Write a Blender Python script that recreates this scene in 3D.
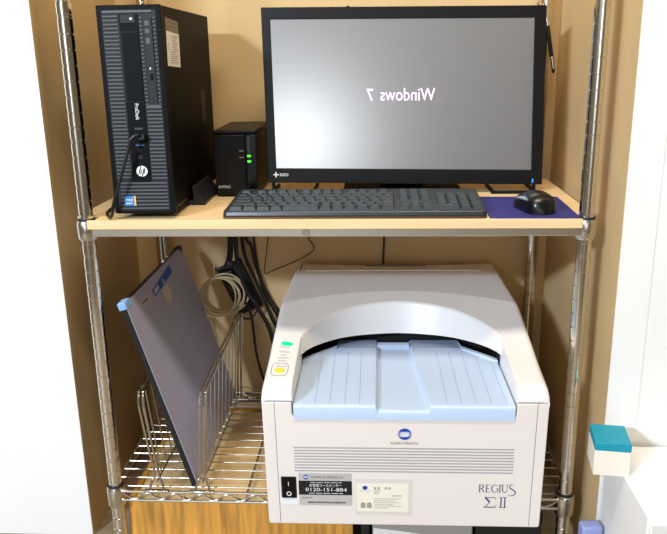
import bpy, bmesh, math, random
from mathutils import Vector, Matrix
for o in list(bpy.data.objects): bpy.data.objects.remove(o)
sc = bpy.context.scene
C = sc.collection
S = 0.001                                   # everything below is written in millimetres
random.seed(7)

# ------------------------------------------------------------------ camera
def cam_axes(yaw, pitch, roll):
    cy, sy, cp, sp = math.cos(yaw), math.sin(yaw), math.cos(pitch), math.sin(pitch)
    fwd = Vector((sy*cp, cy*cp, -sp)); right = Vector((cy, -sy, 0)); up = right.cross(fwd)
    cr, sr = math.cos(roll), math.sin(roll)
    return right*cr + up*sr, up*cr - right*sr, fwd
r_, u_, f_ = cam_axes(-0.06517, 0.27609, -0.01724)
cd = bpy.data.cameras.new('camera'); cam = bpy.data.objects.new('camera', cd); C.objects.link(cam)
cd.sensor_fit = 'HORIZONTAL'; cd.sensor_width = 36; cd.lens = 742.52/667*36
cd.clip_start = 0.01; cd.clip_end = 50
m3 = Matrix((r_, u_, -f_)).transposed()
cam.matrix_world = Matrix.Translation(Vector((84.73, -1259.1, 268.4))*S) @ m3.to_4x4()
sc.camera = cam

# ------------------------------------------------------------------ world, lights, exposure
w = bpy.data.worlds.new('room_light'); sc.world = w; w.use_nodes = True
nt_ = w.node_tree; bg = nt_.nodes['Background']
def wn(kind, **k):
    n = nt_.nodes.new(kind)
    for q, v in k.items(): setattr(n, q, v)
    return n
# the room in front of the alcove: dim warm surroundings with a bright window side
wtc = wn('ShaderNodeTexCoord'); col_ = None
WORLD_BASE = (0.17, 0.13, 0.085); LOBES = (((-0.115, -0.985, 0.045), 420., (4.6, 4.9, 5.2)), ((-0.16, -0.98, 0.03), 75., (1.7, 1.8, 1.9)), ((0.0, -0.95, 0.22), 30., (0.6, 0.57, 0.52)))
prev = wn('ShaderNodeRGB'); prev.outputs[0].default_value = (*WORLD_BASE, 1); prev = prev.outputs[0]
for d_, pw, c_ in LOBES:
    dv = Vector(d_).normalized()
    dp = wn('ShaderNodeVectorMath', operation='DOT_PRODUCT'); dp.inputs[1].default_value = dv; nt_.links.new(wtc.outputs['Generated'], dp.inputs[0])
    mx = wn('ShaderNodeMath', operation='MAXIMUM'); mx.inputs[1].default_value = 0; nt_.links.new(dp.outputs['Value'], mx.inputs[0])
    pwn = wn('ShaderNodeMath', operation='POWER'); pwn.inputs[1].default_value = pw; nt_.links.new(mx.outputs[0], pwn.inputs[0])
    sc_ = wn('ShaderNodeVectorMath', operation='SCALE'); sc_.inputs[0].default_value = c_; nt_.links.new(pwn.outputs[0], sc_.inputs['Scale'])
    ad_ = wn('ShaderNodeVectorMath', operation='ADD'); nt_.links.new(prev, ad_.inputs[0]); nt_.links.new(sc_.outputs[0], ad_.inputs[1]); prev = ad_.outputs[0]
nt_.links.new(prev, bg.inputs[0]); bg.inputs[1].default_value = 1.0
def area(name, loc, target, sx, sy, power, col):
    l = bpy.data.lights.new(name, 'AREA'); l.shape = 'RECTANGLE'; l.size = sx; l.size_y = sy; l.energy = power; l.color = col
    o = bpy.data.objects.new(name, l); C.objects.link(o); o.location = Vector(loc)*S
    d = (Vector(target)-Vector(loc)); o.rotation_euler = d.to_track_quat('-Z', 'Y').to_euler(); return o
area('window_daylight', (-1880, -3100, 1440), (0, 100, -150), 0.7, 0.14, 150, (0.76, 0.90, 1.08))
area('ceiling_lamp', (50, -700, 1480), (50, 0, -200), 1.2, 0.22, 29, (1.0, 0.92, 0.77))
vs = sc.view_settings; vs.view_transform = 'Standard'; vs.look = 'None'; vs.exposure = -0.14; vs.gamma = 1.0; vs.use_curve_mapping = False

# ------------------------------------------------------------------ materials
def lin(c): return tuple(((x/255)/12.92 if x/255 <= .04045 else ((x/255+.055)/1.055)**2.4) for x in c)
def mat(name, rgb, rough=.5, metal=0., noise=0., scale=(8, 8, 8), emit=None, estr=0., spec=.5, bump=0., coat=0., detail=3.):
    m = bpy.data.materials.new(name); m.use_nodes = True; nt = m.node_tree; b = nt.nodes['Principled BSDF']
    c = lin(rgb); b.inputs['Roughness'].default_value = rough; b.inputs['Metallic'].default_value = metal
    b.inputs['Specular IOR Level'].default_value = spec; b.inputs['Base Color'].default_value = (*c, 1)
    b.inputs['Coat Weight'].default_value = coat
    if noise or bump:
        tc = nt.nodes.new('ShaderNodeTexCoord'); mp = nt.nodes.new('ShaderNodeMapping'); nz = nt.nodes.new('ShaderNodeTexNoise')
        mp.inputs['Scale'].default_value = scale; nz.inputs['Scale'].default_value = 1.; nz.inputs['Detail'].default_value = detail
        nt.links.new(tc.outputs['Object'], mp.inputs[0]); nt.links.new(mp.outputs[0], nz.inputs['Vector'])
        if noise:
            rp = nt.nodes.new('ShaderNodeValToRGB')
            rp.color_ramp.elements[0].position = .3; rp.color_ramp.elements[1].position = .7
            rp.color_ramp.elements[0].color = (*[x*(1-noise) for x in c], 1); rp.color_ramp.elements[1].color = (*[min(1, x*(1+noise*.6)) for x in c], 1)
            nt.links.new(nz.outputs['Fac'], rp.inputs[0]); nt.links.new(rp.outputs[0], b.inputs['Base Color'])
        if bump:
            bp_ = nt.nodes.new('ShaderNodeBump'); bp_.inputs['Strength'].default_value = bump; bp_.inputs['Distance'].default_value = .002
            nt.links.new(nz.outputs['Fac'], bp_.inputs['Height']); nt.links.new(bp_.outputs[0], b.inputs['Normal'])
    if emit:
        b.inputs['Emission Color'].default_value = (*lin(emit), 1); b.inputs['Emission Strength'].default_value = estr
    return m
M = dict(
 wall=mat('cream_wall', (208, 178, 130), .85, noise=.05, scale=(5, 5, 5), bump=.05),
 white=mat('white_paint', (246, 244, 240), .8, noise=.02, scale=(5, 5, 5)),
 floor=mat('light_floor', (158, 140, 116), .5, noise=.2, scale=(4, 40, 4)),
 maple=mat('maple_board', (244, 211, 160), .45, noise=.10, scale=(3, 60, 60)),
 boxwood=mat('orange_wood', (222, 160, 70), .55, noise=.42, scale=(95, 9, 7), detail=6),
 plank=mat('pale_plank', (226, 190, 134), .6, noise=.2, scale=(4, 30, 60)),
 chrome=mat('chrome', (226, 222, 212), .16, 1.0),
 rail=mat('chrome_rail', (232, 226, 212), .28, 1.0),
 chrome2=mat('chrome_dull', (205, 200, 188), .26, 1.0),
 wire=mat('zinc_wire', (184, 176, 160), .36, 1.0),
 blackring=mat('black_sleeve', (30, 30, 32), .5),
 pcblack=mat('pc_black_plastic', (15, 16, 18), .5, spec=.09, noise=.1, scale=(90, 90, 90)),
 pcside=mat('pc_side_steel', (9, 6, 5), .5, spec=.05, noise=.1, scale=(60, 60, 60)),
 fin=mat('fin_grey', (84, 88, 92), .45, spec=.3),
 dark=mat('deep_black', (10, 10, 11), .6),
 drive=mat('drive_grey', (70, 76, 84), .5),
 foot=mat('stand_plastic', (26, 27, 33), .5, noise=.2, scale=(60, 60, 60)),
 nas=mat('nas_black', (14, 14, 16), .45, spec=.2, noise=.1, scale=(120, 120, 120)),
 nasgloss=mat('nas_gloss', (8, 8, 10), .2, spec=.25),
 bezel=mat('monitor_bezel', (11, 11, 12), .45, spec=.2, noise=.1, scale=(100, 100, 100)),
 key=mat('keycap', (50, 57, 63), .38),
 kbody=mat('keyboard_body', (46, 52, 57), .34),
 kedge=mat('rim_reflection_brown', (84, 62, 44), .4),  # black rim coloured brown to imitate the reflection along its underside
 mouse=mat('mouse_black', (12, 12, 13), .3),
 mousebtn=mat('mouse_gloss', (14, 14, 15), .24),
 pad=mat('mouse_mat_blue', (44, 44, 124), .7, noise=.25, scale=(14, 20, 10)),
 pbody=mat('printer_warm_white', (240, 230, 222), .42),
 pcover=mat('printer_cover_white', (241, 237, 233), .36),
 prear=mat('printer_rear_cover', (232, 226, 224), .4),
 tray=mat('tray_blue', (196, 215, 242), .38),
 groove=mat('tray_groove', (150, 174, 206), .5),
 seam=mat('seam_dark', (96, 90, 92), .6),
 vent=mat('vent_slot', (176, 170, 172), .6),
 silverlabel=mat('silver_label', (196, 190, 184), .45),
 paper=mat('cream_paper', (246, 240, 220), .6),
 whitep=mat('white_paper', (240, 238, 230), .6),
 film=mat('clear_film', (226, 219, 214), .25),
 ink=mat('dark_ink', (70, 66, 64), .6),
 blueink=mat('navy_ink', (58, 58, 96), .5),
 faint=mat('faint_ink', (165, 158, 150), .6),
 logoblue=mat('logo_blue', (22, 70, 170), .3),
 white2=mat('print_white', (242, 242, 240), .5),
 green=mat('lamp_green', (20, 200, 150), .4, emit=(0, 220, 150), estr=.7),
 yellow=mat('button_yellow', (246, 226, 70), .35),
 pale=mat('button_pale', (214, 210, 208), .45),
 led=mat('led_green', (40, 220, 30), .4, emit=(60, 255, 20), estr=1.6),
 ledb=mat('led_blue', (40, 110, 240), .4, emit=(50, 130, 255), estr=1.6),
 glow=mat('screen_letters', (230, 190, 240), .4, emit=(252, 214, 255), estr=1.15),
 cass=mat('cassette_grey', (166, 164, 186), .4, noise=.05, scale=(200, 200, 200)),
 cassedge=mat('cassette_edge', (16, 16, 17), .4),
 capblue=mat('corner_blue', (136, 180, 226), .4),
 labblue=mat('label_blue', (40, 82, 176), .5),
 beige=mat('beige_label', (196, 190, 176), .6),
 cable=mat('black_cable', (14, 14, 15), .45),
 lan=mat('beige_cable', (196, 178, 142), .5),
 grey=mat('grey_box', (158, 152, 144), .7),
 blackbox=mat('black_box', (22, 24, 21), .55),
 cyan=mat('teal_lid', (0, 152, 176), .5),
 cream=mat('cream_card', (247, 238, 222), .6),
 lav=mat('lavender_pack', (150, 160, 214), .5),
 spot=mat('pack_print', (56, 58, 90), .5),
 intelblue=mat('sticker_blue', (28, 128, 206), .4),
 intelgold=mat('sticker_gold', (226, 190, 96), .4),
)
def screen_mat():
    m = mat('screen_glass', (66, 66, 66), .4, spec=.5, coat=1.); b = m.node_tree.nodes['Principled BSDF']
    b.inputs['Coat Roughness'].default_value = .13; b.inputs['Coat IOR'].default_value = 2.6
    b.inputs['Emission Color'].default_value = (.86, .9, 1, 1); b.inputs['Emission Strength'].default_value = .115   # back-light leak through the black picture, raised to imitate hazy room reflection
    return m
M['screen'] = screen_mat()

# ------------------------------------------------------------------ mesh builder (mm)
class MB:
    def __init__(s): s.v = []; s.f = []; s.mi = []; s.cur = 0
    def add(s, vs, fs):
        n = len(s.v); s.v += [Vector(v) for v in vs]; s.f += [tuple(i+n for i in f) for f in fs]; s.mi += [s.cur]*len(fs); return s
    def box(s, x0, x1, y0, y1, z0, z1, T=None):
        vs = [Vector((x, y, z)) for z in (z0, z1) for y in (y0, y1) for x in (x0, x1)]
        if T: vs = [T(v) for v in vs]
        return s.add(vs, [(0, 2, 3, 1), (4, 5, 7, 6), (0, 1, 5, 4), (2, 6, 7, 3), (0, 4, 6, 2), (1, 3, 7, 5)])
    def tube(s, pts, r, n=8, closed=False):
        pts = [Vector(p) for p in pts]; N = len(pts); vs = []; prev = None
        for i, p in enumerate(pts):
            a = pts[(i-1) % N] if (closed or i > 0) else p; b = pts[(i+1) % N] if (closed or i < N-1) else p
            t = (b-a).normalized()
            if prev is None:
                ref = Vector((0, 0, 1)) if abs(t.z) < .9 else Vector((1, 0, 0)); x = t.cross(ref).normalized()
            else: x = (prev - t*prev.dot(t)).normalized()
            y = t.cross(x); prev = x
            for k in range(n):
                q = 2*math.pi*k/n; vs.append(p + (x*math.cos(q)+y*math.sin(q))*r)
        fs = []
        for i in range(N if closed else N-1):
            for k in range(n):
                a = i*n+k; b = i*n+(k+1) % n; c = ((i+1) % N)*n+(k+1) % n; d = ((i+1) % N)*n+k; fs.append((a, b, c, d))
        if not closed: fs += [tuple(range(n))[::-1], tuple((N-1)*n+k for k in range(n))]
        return s.add(vs, fs)
    def lathe(s, prof, n=16, T=None, at=(0, 0)):          # prof: (r, z) around Z
        vs = []; fs = []
        for r, z in prof:
            for k in range(n):
                q = 2*math.pi*k/n; v = Vector((at[0]+r*math.cos(q), at[1]+r*math.sin(q), z)); vs.append(T(v) if T else v)
        P = len(prof)
        for i in range(P-1):
            for k in range(n):
                fs.append((i*n+k, i*n+(k+1) % n, (i+1)*n+(k+1) % n, (i+1)*n+k))
        fs += [tuple(range(n))[::-1], tuple((P-1)*n+k for k in range(n))]
        return s.add(vs, fs)
    def prism(s, poly, a, b, F):                            # poly 2-D, F(p, h) -> 3-D
        n = len(poly); vs = [F(p, a) for p in poly]+[F(p, b) for p in poly]
        return s.add(vs, [tuple(range(n))[::-1], tuple(range(n, 2*n))]+[(i, (i+1) % n, n+(i+1) % n, n+i) for i in range(n)])
    def grid(s, rows, flip=False):
        n = len(rows[0]); vs = [v for r in rows for v in r]; fs = []
        for i in range(len(rows)-1):
            for k in range(n-1):
                f = (i*n+k, i*n+k+1, (i+1)*n+k+1, (i+1)*n+k); fs.append(f[::-1] if flip else f)
        return s.add(vs, fs)
    def build(s, name, m, parent=None, bevel=0, seg=2, smooth=35, fix=True):
        me = bpy.data.meshes.new(name); me.from_pydata([tuple(v*S) for v in s.v], [], s.f)
        ms = m if isinstance(m, (list, tuple)) else [m]
        for x in ms: me.materials.append(x)
        me.polygons.foreach_set('material_index', s.mi)
        if fix:
            bm = bmesh.new(); bm.from_mesh(me); bmesh.ops.recalc_face_normals(bm, faces=bm.faces); bm.to_mesh(me); bm.free()
        me.update()
        if smooth:
            me.polygons.foreach_set('use_smooth', [True]*len(me.polygons)); me.set_sharp_from_angle(angle=math.radians(smooth))
        o = bpy.data.objects.new(name, me); C.objects.link(o)
        if parent: o.parent = parent
        if bevel:
            b = o.modifiers.new('bevel', 'BEVEL'); b.width = bevel*S; b.segments = seg; b.limit_method = 'ANGLE'; b.angle_limit = math.radians(40); b.harden_normals = False
        return o
def thing(name, label, cat, loc=(0, 0, 0), rz=0, group=None):
    o = bpy.data.objects.new(name, None); o.empty_display_size = .02; C.objects.link(o)
    o.location = Vector(loc)*S; o.rotation_euler = (0, 0, rz); o['label'] = label; o['category'] = cat
    if group: o['group'] = group
    return o
def tag(o, label, cat, group=None):
    o['label'] = label; o['category'] = cat
    if group: o['group'] = group
    return o
def struct(name, mb, m, **k):
    o = mb.build(name, m, **k); o['kind'] = 'structure'; return o
def sub(o, label): o['label'] = label; return o
def spline(pts, k=6):                                       # Catmull-Rom through the points
    P = [Vector(p) for p in pts]; out = []
    for i in range(len(P)-1):
        a, b, c, d = P[max(i-1, 0)], P[i], P[i+1], P[min(i+2, len(P)-1)]
        for j in range(k):
            t = j/k; out.append(.5*((2*b)+(c-a)*t+(2*a-5*b+4*c-d)*t*t+(3*b-a-3*c+d)*t**3))
    return out+[P[-1]]
_tc = {}
def text_geo(body, bold=False):
    if body in _tc: return _tc[body]
    cu = bpy.data.curves.new('t', 'FONT'); cu.body = body; cu.size = 1; cu.resolution_u = 3
    o = bpy.data.objects.new('t', cu); C.objects.link(o); dg = bpy.context.evaluated_depsgraph_get()
    me = bpy.data.meshes.new_from_object(o.evaluated_get(dg))
    vs = [v.co.copy() for v in me.vertices]; fs = [tuple(p.vertices) for p in me.polygons]
    bpy.data.objects.remove(o); bpy.data.curves.remove(cu); bpy.data.meshes.remove(me)
    x0 = min(v.x for v in vs); x1 = max(v.x for v in vs); y0 = min(v.y for v in vs); y1 = max(v.y for v in vs)
    _tc[body] = ([((v.x-x0)/(x1-x0), (v.y-y0)/(y1-y0)) for v in vs], fs); return _tc[body]
def put_text(mb, body, O, U, V, lift=None):                 # fit the words in the box spanned by U (along) and V (up) from corner O
    vs, fs = text_geo(body); O = Vector(O); U = Vector(U); V = Vector(V)
    return mb.add([O+U*a+V*b for a, b in vs], fs)
def rrect(x0, x1, y0, y1, r, n=5):
    out = []
    for cx, cy, a0 in ((x1-r, y1-r, 0), (x0+r, y1-r, 90), (x0+r, y0+r, 180), (x1-r, y0+r, 270)):
        for k in range(n+1):
            q = math.radians(a0+90*k/n); out.append((cx+r*math.cos(q), cy+r*math.sin(q)))
    return out
def ell(cx, cy, rx, ry, n=24): return [(cx+rx*math.cos(2*math.pi*k/n), cy+ry*math.sin(2*math.pi*k/n)) for k in range(n)]
FRONT = lambda p, h: Vector((p[0], h, p[1]))               # poly in X-Z, depth along Y
TOP = lambda p, h: Vector((p[0], p[1], h))
SIDE = lambda p, h: Vector((h, p[0], p[1]))                # poly in Y-Z

# ------------------------------------------------------------------ the setting
FZ = -680
struct('floor', MB().box(-1600, 1600, -1500, 560, FZ-20, FZ), M['floor'])
struct('wall_back', MB().box(-560, 530, 472, 500, FZ, 1640), M['wall'])
struct('wall_left', MB().box(-560, -509, 40, 472, FZ, 1640), M['wall'])
struct('wall_right', MB().box(476, 530, -60, 472, FZ, 1640), M['wall'])
struct('wall_front_left', MB().box(-1600, -560, 40, 70, FZ, 1640).box(-560, -509.5, 38.5, 40, FZ, 1640), M['white'])
struct('wall_front_right', MB().box(530, 1600, -60, -30, FZ, 1640).box(476.5, 530, -61.5, -60, FZ, 1640), M['white'])
struct('ceiling', MB().box(-560, 530, 0, 500, 1640, 1660), M['white'])

# ------------------------------------------------------------------ chrome wire shelving
PX, PY0, PY1 = 434, 0, 425
SH = -543                                                   # centre height of the lower wires
rack = thing('shelving_rack', 'chrome wire shelving rack on four ringed posts in the alcove', 'shelving', (0, 200, FZ))
OX, OY, OZ = 0, 200, FZ                                     # the rack's own origin
def RK(v): return Vector((v[0]-OX, v[1]-OY, v[2]-OZ))
def post_profile(r=12.7):
    p = [(r+2, 0), (r+2, 12), (r, 13)]
    z = 26.; k = 0
    while z < 1390:
        p += [(r, z-1.6), (r-1.3, z-.7), (r-1.3, z+.7), (r, z+1.6)]
        if k % 8 == 7: p += [(r, z+3.2), (r-1.3, z+4.1), (r-1.3, z+5.3), (r, z+6.2)]
        z += 25.4; k += 1
    return p+[(r, 1400), (r-4, 1403)]
for x in (-PX, PX):
    for y in (PY0, PY1):
        m = MB().lathe(post_profile(), 20, T=lambda v, x=x, y=y: RK((v.x+x, v.y+y, v.z+FZ)))
        m.build('post', M['chrome'], rack, smooth=50)
def collar(x, y, ztop, h):
    m = MB().lathe([(15.5, ztop-h), (17.5, ztop-h+3), (18, ztop-6), (15.8, ztop-1)], 20, T=lambda v: RK((v.x+x, v.y+y, v.z)))
    o = m.build('corner_collar', M['chrome2'], rack)
    s = MB().lathe([(12.8, ztop-2), (15.4, ztop-2), (15.2, ztop+2.5), (13.4, ztop+3)], 20, T=lambda v: RK((v.x+x, v.y+y, v.z))).build('sleeve', M['blackring'], o)
    sub(s, 'black plastic sleeve ring')
for x in (-PX, PX):
    for y in (PY0, PY1):
        collar(x, y, -534, 44); collar(x, y, -12 if y else -2, 36)
# top shelf frame: bright rails
m = MB().box(-421, 421, -15.5, -12.5, -30, -16.2, RK); m.build('top_front_rail', M['rail'], rack, bevel=1)
m = MB().prism(rrect(-50, -36, -28.5, -17.5, 3), -17.2, -15.4, lambda p, h: RK((p[0], h, p[1]))); m.build('rail_badge', M['chrome2'], rack, bevel=.5)
m = MB().box(-421, 421, 436, 439, -30, -16.2, RK); m.build('top_back_rail', M['chrome'], rack)
for x in (-PX, PX):
    MB().box(x-2, x+2, 17, 408, -30, -16.2, RK).build('top_side_rail', M['chrome'], rack)
m = MB()
for y in range(20, 420, 32): m.tube([RK((-430, y, -19)), RK((430, y, -19))], 1.6, 6)
m.build('top_wires', M['chrome2'], rack)
# lower wire shelf
def rail(name, P, Q, axis):
    m = MB(); P = Vector(P); Q = Vector(Q); d = (Q-P); L = d.length; d.normalize()
    m.tube([RK(P), RK(Q)], 2.8, 8); m.tube([RK(P+Vector((0, 0, -19))), RK(Q+Vector((0, 0, -19)))], 2.8, 8)
    n = max(2, round(L/52)); z = []
    for k in range(2*n+1):
        t = L*k/(2*n); z.append(P+d*t+Vector((0, 0, -2.5 if k % 2 == 0 else -16.5)))
    m.tube([RK(q) for q in spline(z, 4)], 1.5, 6)
    return m.build(name, M['chrome2'], rack)
rail('lower_front_rail', (-420, -10, SH+1), (420, -10, SH+1), 0)
rail('lower_back_rail', (-420, 436, SH+1), (420, 436, SH+1), 0)
rail('lower_side_rail', (-444, 12, SH+1), (-444, 413, SH+1), 1)
rail('lower_side_rail', (444, 12, SH+1), (444, 413, SH+1), 1)
m = MB()
for k in range(14): m.tube([RK((-443, 11+31.2*k, SH)), RK((443, 11+31.2*k, SH))], 1.4, 6)
sub(m.build('lower_shelf_wires', M['wire'], rack), 'thin bright wires running left to right')
for x in (-174, 10, 190):
    MB().tube([RK((x, -8, SH-5)), RK((x, 434, SH-5))], 2.6, 6).build('support_wire', M['chrome2'], rack)

# ------------------------------------------------------------------ maple board on the rack
bp_poly = [(-427, -19.5), (424, -19.5), (424, -14.5), (415, -14.5), (415, 18), (453, 18), (453, 405), (415, 405), (415, 448),
           (-415, 448), (-415, 405), (-458, 405), (-458, 18), (-415, 18), (-415, -14.5), (-427, -14.5)]
board = MB().prism(bp_poly, -16, 0, TOP).build('shelf_board', M['maple'], bevel=.8)
tag(board, 'long maple wood board laid across the top of the wire rack', 'board')

# ------------------------------------------------------------------ tower computer
pc = thing('desktop_computer', 'tall black tower computer standing upright at left end of the wooden board', 'computer', (-377.5, -8.9, 0), 0.0189)
pc.scale = (1.065, 1, 1.02)
Zb, Zt = 10., 348.
MB().box(1, 99, 11, 379, Zb+1, Zt-1).build('case', M['pcside'], pc, bevel=1.2)
def pz(v): return Zt-v                                      # v measured down from the top
bz = MB()
bz.prism(rrect(0, 100, Zb, Zt, 3), 0, 11, FRONT)
bz.build('front_bezel', M['pcblack'], pc, bevel=1)
m = MB().box(8, 92, -.5, .5, pz(333), pz(8)); m.build('grille_backing', M['dark'], pc)
def fins(u0, u1, v0, v1, pitch, name, th=2.9):
    m = MB(); v = v0
    while v < v1:
        m.prism([(-.4, pz(v+th)), (-.4, pz(v)+0), (-2.4, pz(v+.9)), (-2.4, pz(v+th-.4))], u0, u1, SIDE); v += pitch
    return sub(m.build(name, M['fin'], pc, smooth=0), 'row of thin grey horizontal fins')
fins(10, 33, 16, 277, 6.15, 'vent_fins'); fins(67, 91, 165, 277, 6.15, 'vent_fins'); fins(13, 90, 284, 332, 6.15, 'vent_fins')
MB().box(10, 86, -2.2, -.4, pz(12), pz(8.5)).build('top_slot', M['fin'], pc)
fins(66, 70.5, 19, 158, 6.15, 'vent_fins', 2.6); fins(87, 91, 19, 158, 6.15, 'vent_fins', 2.6)
MB().box(35, 64.5, -2, .2, pz(283), pz(14)).build('center_panel', M['pcblack'], pc, bevel=.6)
c = MB().prism(rrect(37, 63.5, pz(150), pz(42), 1), -3, -1.8, FRONT).build('bay_cover', M['pcblack'], pc, bevel=.5)
MB().box(36.2, 64, -2.1, -1.9, pz(151), pz(41)).build('bay_gap', M['dark'], c)
pb = MB().prism(rrect(37, 60, pz(28), pz(15), 1), -2.9, -1.8, FRONT).build('power_button', M['dark'], pc, bevel=.4)
sub(MB().prism(ell(54, pz(21.5), 2, 2), -3.4, -2.8, FRONT).build('power_lamp', M['whitep'], pb), 'small pale round lamp')
dr = MB().prism(rrect(72.5, 85.5, pz(160), pz(19), 1), -2.4, 0, FRONT).build('optical_drive', M['dark'], pc, bevel=.4)
for v0, v1 in ((25, 32), (37, 44), (51, 60)):
    sub(MB().box(74.5, 81, -2.8, -2.3, pz(v1), pz(v0)).build('drive_mark', M['drive'], dr), 'dull grey printed square')
MB().box(77, 79, -2.8, -2.3, pz(100), pz(97)).build('drive_lamp', M['whitep'], dr)
MB().box(77, 82, -3.2, -2.3, pz(117), pz(107)).build('eject_button', M['pcblack'], dr, bevel=.3)
sub(MB().prism([(66, pz(162)), (91, pz(162)), (91, pz(159)), (86, pz(156.5)), (71, pz(156.5)), (66, pz(159))], -3, -.3, FRONT).build('drive_lip', M['fin'], pc, bevel=.4), 'curved grey lip under the disc drive')
m = MB(); put_text(m, 'ProDesk', (48.3, -2.25, pz(154)), (0, 0, -26), (6.2, 0, 0)); sub(m.build('lettering', M['white2'], pc, smooth=0, fix=False), 'white sideways lettering ProDesk')
for v, mt in ((192, 'fin'), (203, 'fin'), (219, 'intelblue')):
    p = MB().box(44, 59, -2.6, -1.9, pz(v+4), pz(v)).build('usb_port', M['dark'], pc)
    MB().box(45.5, 57.5, -2.9, -2.4, pz(v+3.6), pz(v+2)).build('port_tongue', M[mt], p)
for v in (230, 241):
    MB().prism(ell(50, pz(v), 4, 4), -2.7, -1.9, FRONT).build('audio_jack', M['dark'], pc)
b = MB().prism(ell(51, pz(265), 9, 9, 28), -2.9, -1.9, FRONT).build('round_badge', M['white2'], pc)
m = MB()                                                    # slanted h and p of the badge, dark on white
def slant(m, pts, hw, y=-3.05):
    for (a, c_) in zip(pts[:-1], pts[1:]):
        m.add([Vector((a[0]-hw, y, a[1])), Vector((a[0]+hw, y, a[1])), Vector((c_[0]+hw, y, c_[1])), Vector((c_[0]-hw, y, c_[1]))], [(0, 1, 2, 3)])
zc = pz(265)
slant(m, [(45.5, zc-5.5), (49.5, zc+8.6)], .85); slant(m, [(48.3, zc-5.5), (50.2, zc+1.2)], .85); slant(m, [(47.6, zc+2.2), (50.4, zc+2.2)], .3)
slant(m, [(50.8, zc-8.6), (54.2, zc+3.6)], .85); slant(m, [(54.3, zc-3.4), (56.2, zc+3.4)], .85)
m.add([Vector((a, -3.05, zc+q)) for a, q in ((47.4, 1.6), (50.6, 1.6), (50.9, 3.1), (47.8, 3.1))], [(0, 1, 2, 3)])
m.add([Vector((a, -3.05, zc+q)) for a, q in ((53.6, 3.4), (56.6, 3.4), (56.2, 4.9), (54, 4.9))], [(0, 1, 2, 3)])
m.add([Vector((a, -3.05, zc+q)) for a, q in ((51.6, -5), (55, -3.8), (54.6, -2.6), (52, -3.4))], [(0, 1, 2, 3)])
m.build('badge_letters', M['dark'], b, smooth=0)
s = MB().box(18, 37, -3, -2.3, pz(324), pz(307)).build('blue_sticker', M['intelblue'], pc)
MB().box(34, 37, -3.2, -2.9, pz(324), pz(307)).build('gold_strip', M['intelgold'], s)
m = MB(); put_text(m, 'intel', (20.5, -3.2, pz(316)), (11, 0, 0), (0, 0, 6)); m.box(20.5, 31, -3.2, -3.1, pz(320.5), pz(319)); m.build('sticker_print', M['white2'], s, smooth=0)
# side panel label
m = MB().prism([(26, 253), (113, 249), (115, 305), (30, 309)], 99, 99.5, SIDE)
lb = sub(m.build('paper_label', M['whitep'], pc), 'white printed paper label')
m = MB()
for k in range(13):
    z = 300-3.6*k; a = 62 if k < 7 else 48
    m.box(99.5, 99.7, a, 104-(k*7) % 20, z, z+1.3)
m.box(99.5, 99.7, 38, 41, 278, 290)
m.build('label_print', M['faint'], lb, smooth=0)
MB().prism([(26, 309), (115, 306), (115, 326), (26, 330)], 98.8, 99.3, SIDE).build('black_label', M['nasgloss'], pc)
MB().prism(rrect(268, 304, 140, 203, 10), 98.9, 99.25, SIDE).build('side_recess', M['dark'], pc)
MB().box(99, 99.6, 20, 90, 16, 21).build('side_slot', M['foot'], pc)

st = thing('computer_stand', 'dark sloping plastic stand under the middle of the tower computer', 'computer stand', (-324.8, 115, 0), 0.0189)
MB().box(-52, 52, 2, 135, 0, 9.5).build('base_plate', M['foot'], st, bevel=1)
for s_ in (-1, 1):
    m = MB().prism([(s_*50, 0), (s_*50, 8), (s_*54.2, 8), (s_*54.2, 36), (s_*56.5, 36), (s_*60, 28), (s_*77, 6), (s_*77, 0)], 0, 145, FRONT)
    m.build('side_wing', M['foot'], st, bevel=1)

cb = MB().tube(spline([(-316, -13, 143.5), (-317, -22, 146), (-320, -30, 148), (-330, -32, 142), (-336, -31, 126), (-351, -30, 86), (-363, -29, 55), (-373, -26, 31), (-380, -19, 10), (-390, -5, 3.2), (-410, 40, 3.2), (-416, 120, 3.2), (-412, 260, 3.2)], 8), 2.6, 8)
cbo = thing('usb_cable', 'black cable plugged into the front of the tower computer, trailing down its left edge', 'cable', (-360, -30, 0))
mm = MB(); mm.add([v-Vector((-360, -30, 0)) for v in cb.v], cb.f); mm.build('cord', M['cable'], cbo)
MB().box(34, 50, 6, 18, 139, 147).build('plug', M['cable'], cbo, bevel=1)

# ------------------------------------------------------------------ network drive box
nas = thing('network_drive', 'small black storage box with two green lights between tower and monitor', 'storage drive', (-202, 203, 0), 0.02)
nas.scale = (1, 1, 1.06)
MB().box(-42, 42, 4, 204, 2, 118).build('case', M['nas'], nas, bevel=2)
MB().box(-43, 43, 0, 206, 117.5, 125).build('top_lid', M['nas'], nas, bevel=3, seg=3)
MB().box(-42.5, 20, 0, 6, 3, 116.5).build('front_door', M['nas'], nas, bevel=2)
g = MB().box(22, 41.5, 1, 6, 3, 116.5).build('light_strip', M['nasgloss'], nas, bevel=1)
for z in (77, 67):
    sub(MB().prism(rrect(23.5, 31, z-2, z+2, 1.8), .2, 1.2, FRONT).build('status_light', M['led'], g), 'lit green indicator')
m = MB()
for k in range(12): m.box(24, 30, .7, 1, 84+2.5*k, 85+2.5*k)
m.build('strip_slots', M['drive'], g, smooth=0)
m = MB().box(8, 17, -.3, 0, 86, 87.2).box(8, 17, -.3, 0, 74, 75.2); m.build('front_marks', M['faint'], nas, smooth=0)
m = MB(); put_text(m, 'BUFFALO', (-36, -.3, 17), (23, 0, 0), (0, 0, 5)); sub(m.build('lettering', M['white2'], nas, smooth=0, fix=False), 'white lettering BUFFALO')
for x in (-32, 32):
    for y in (20, 185): MB().lathe([(5, 0), (5, 2.2)], 10, at=(x, y)).build('rubber_foot', M['dark'], nas)

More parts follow.
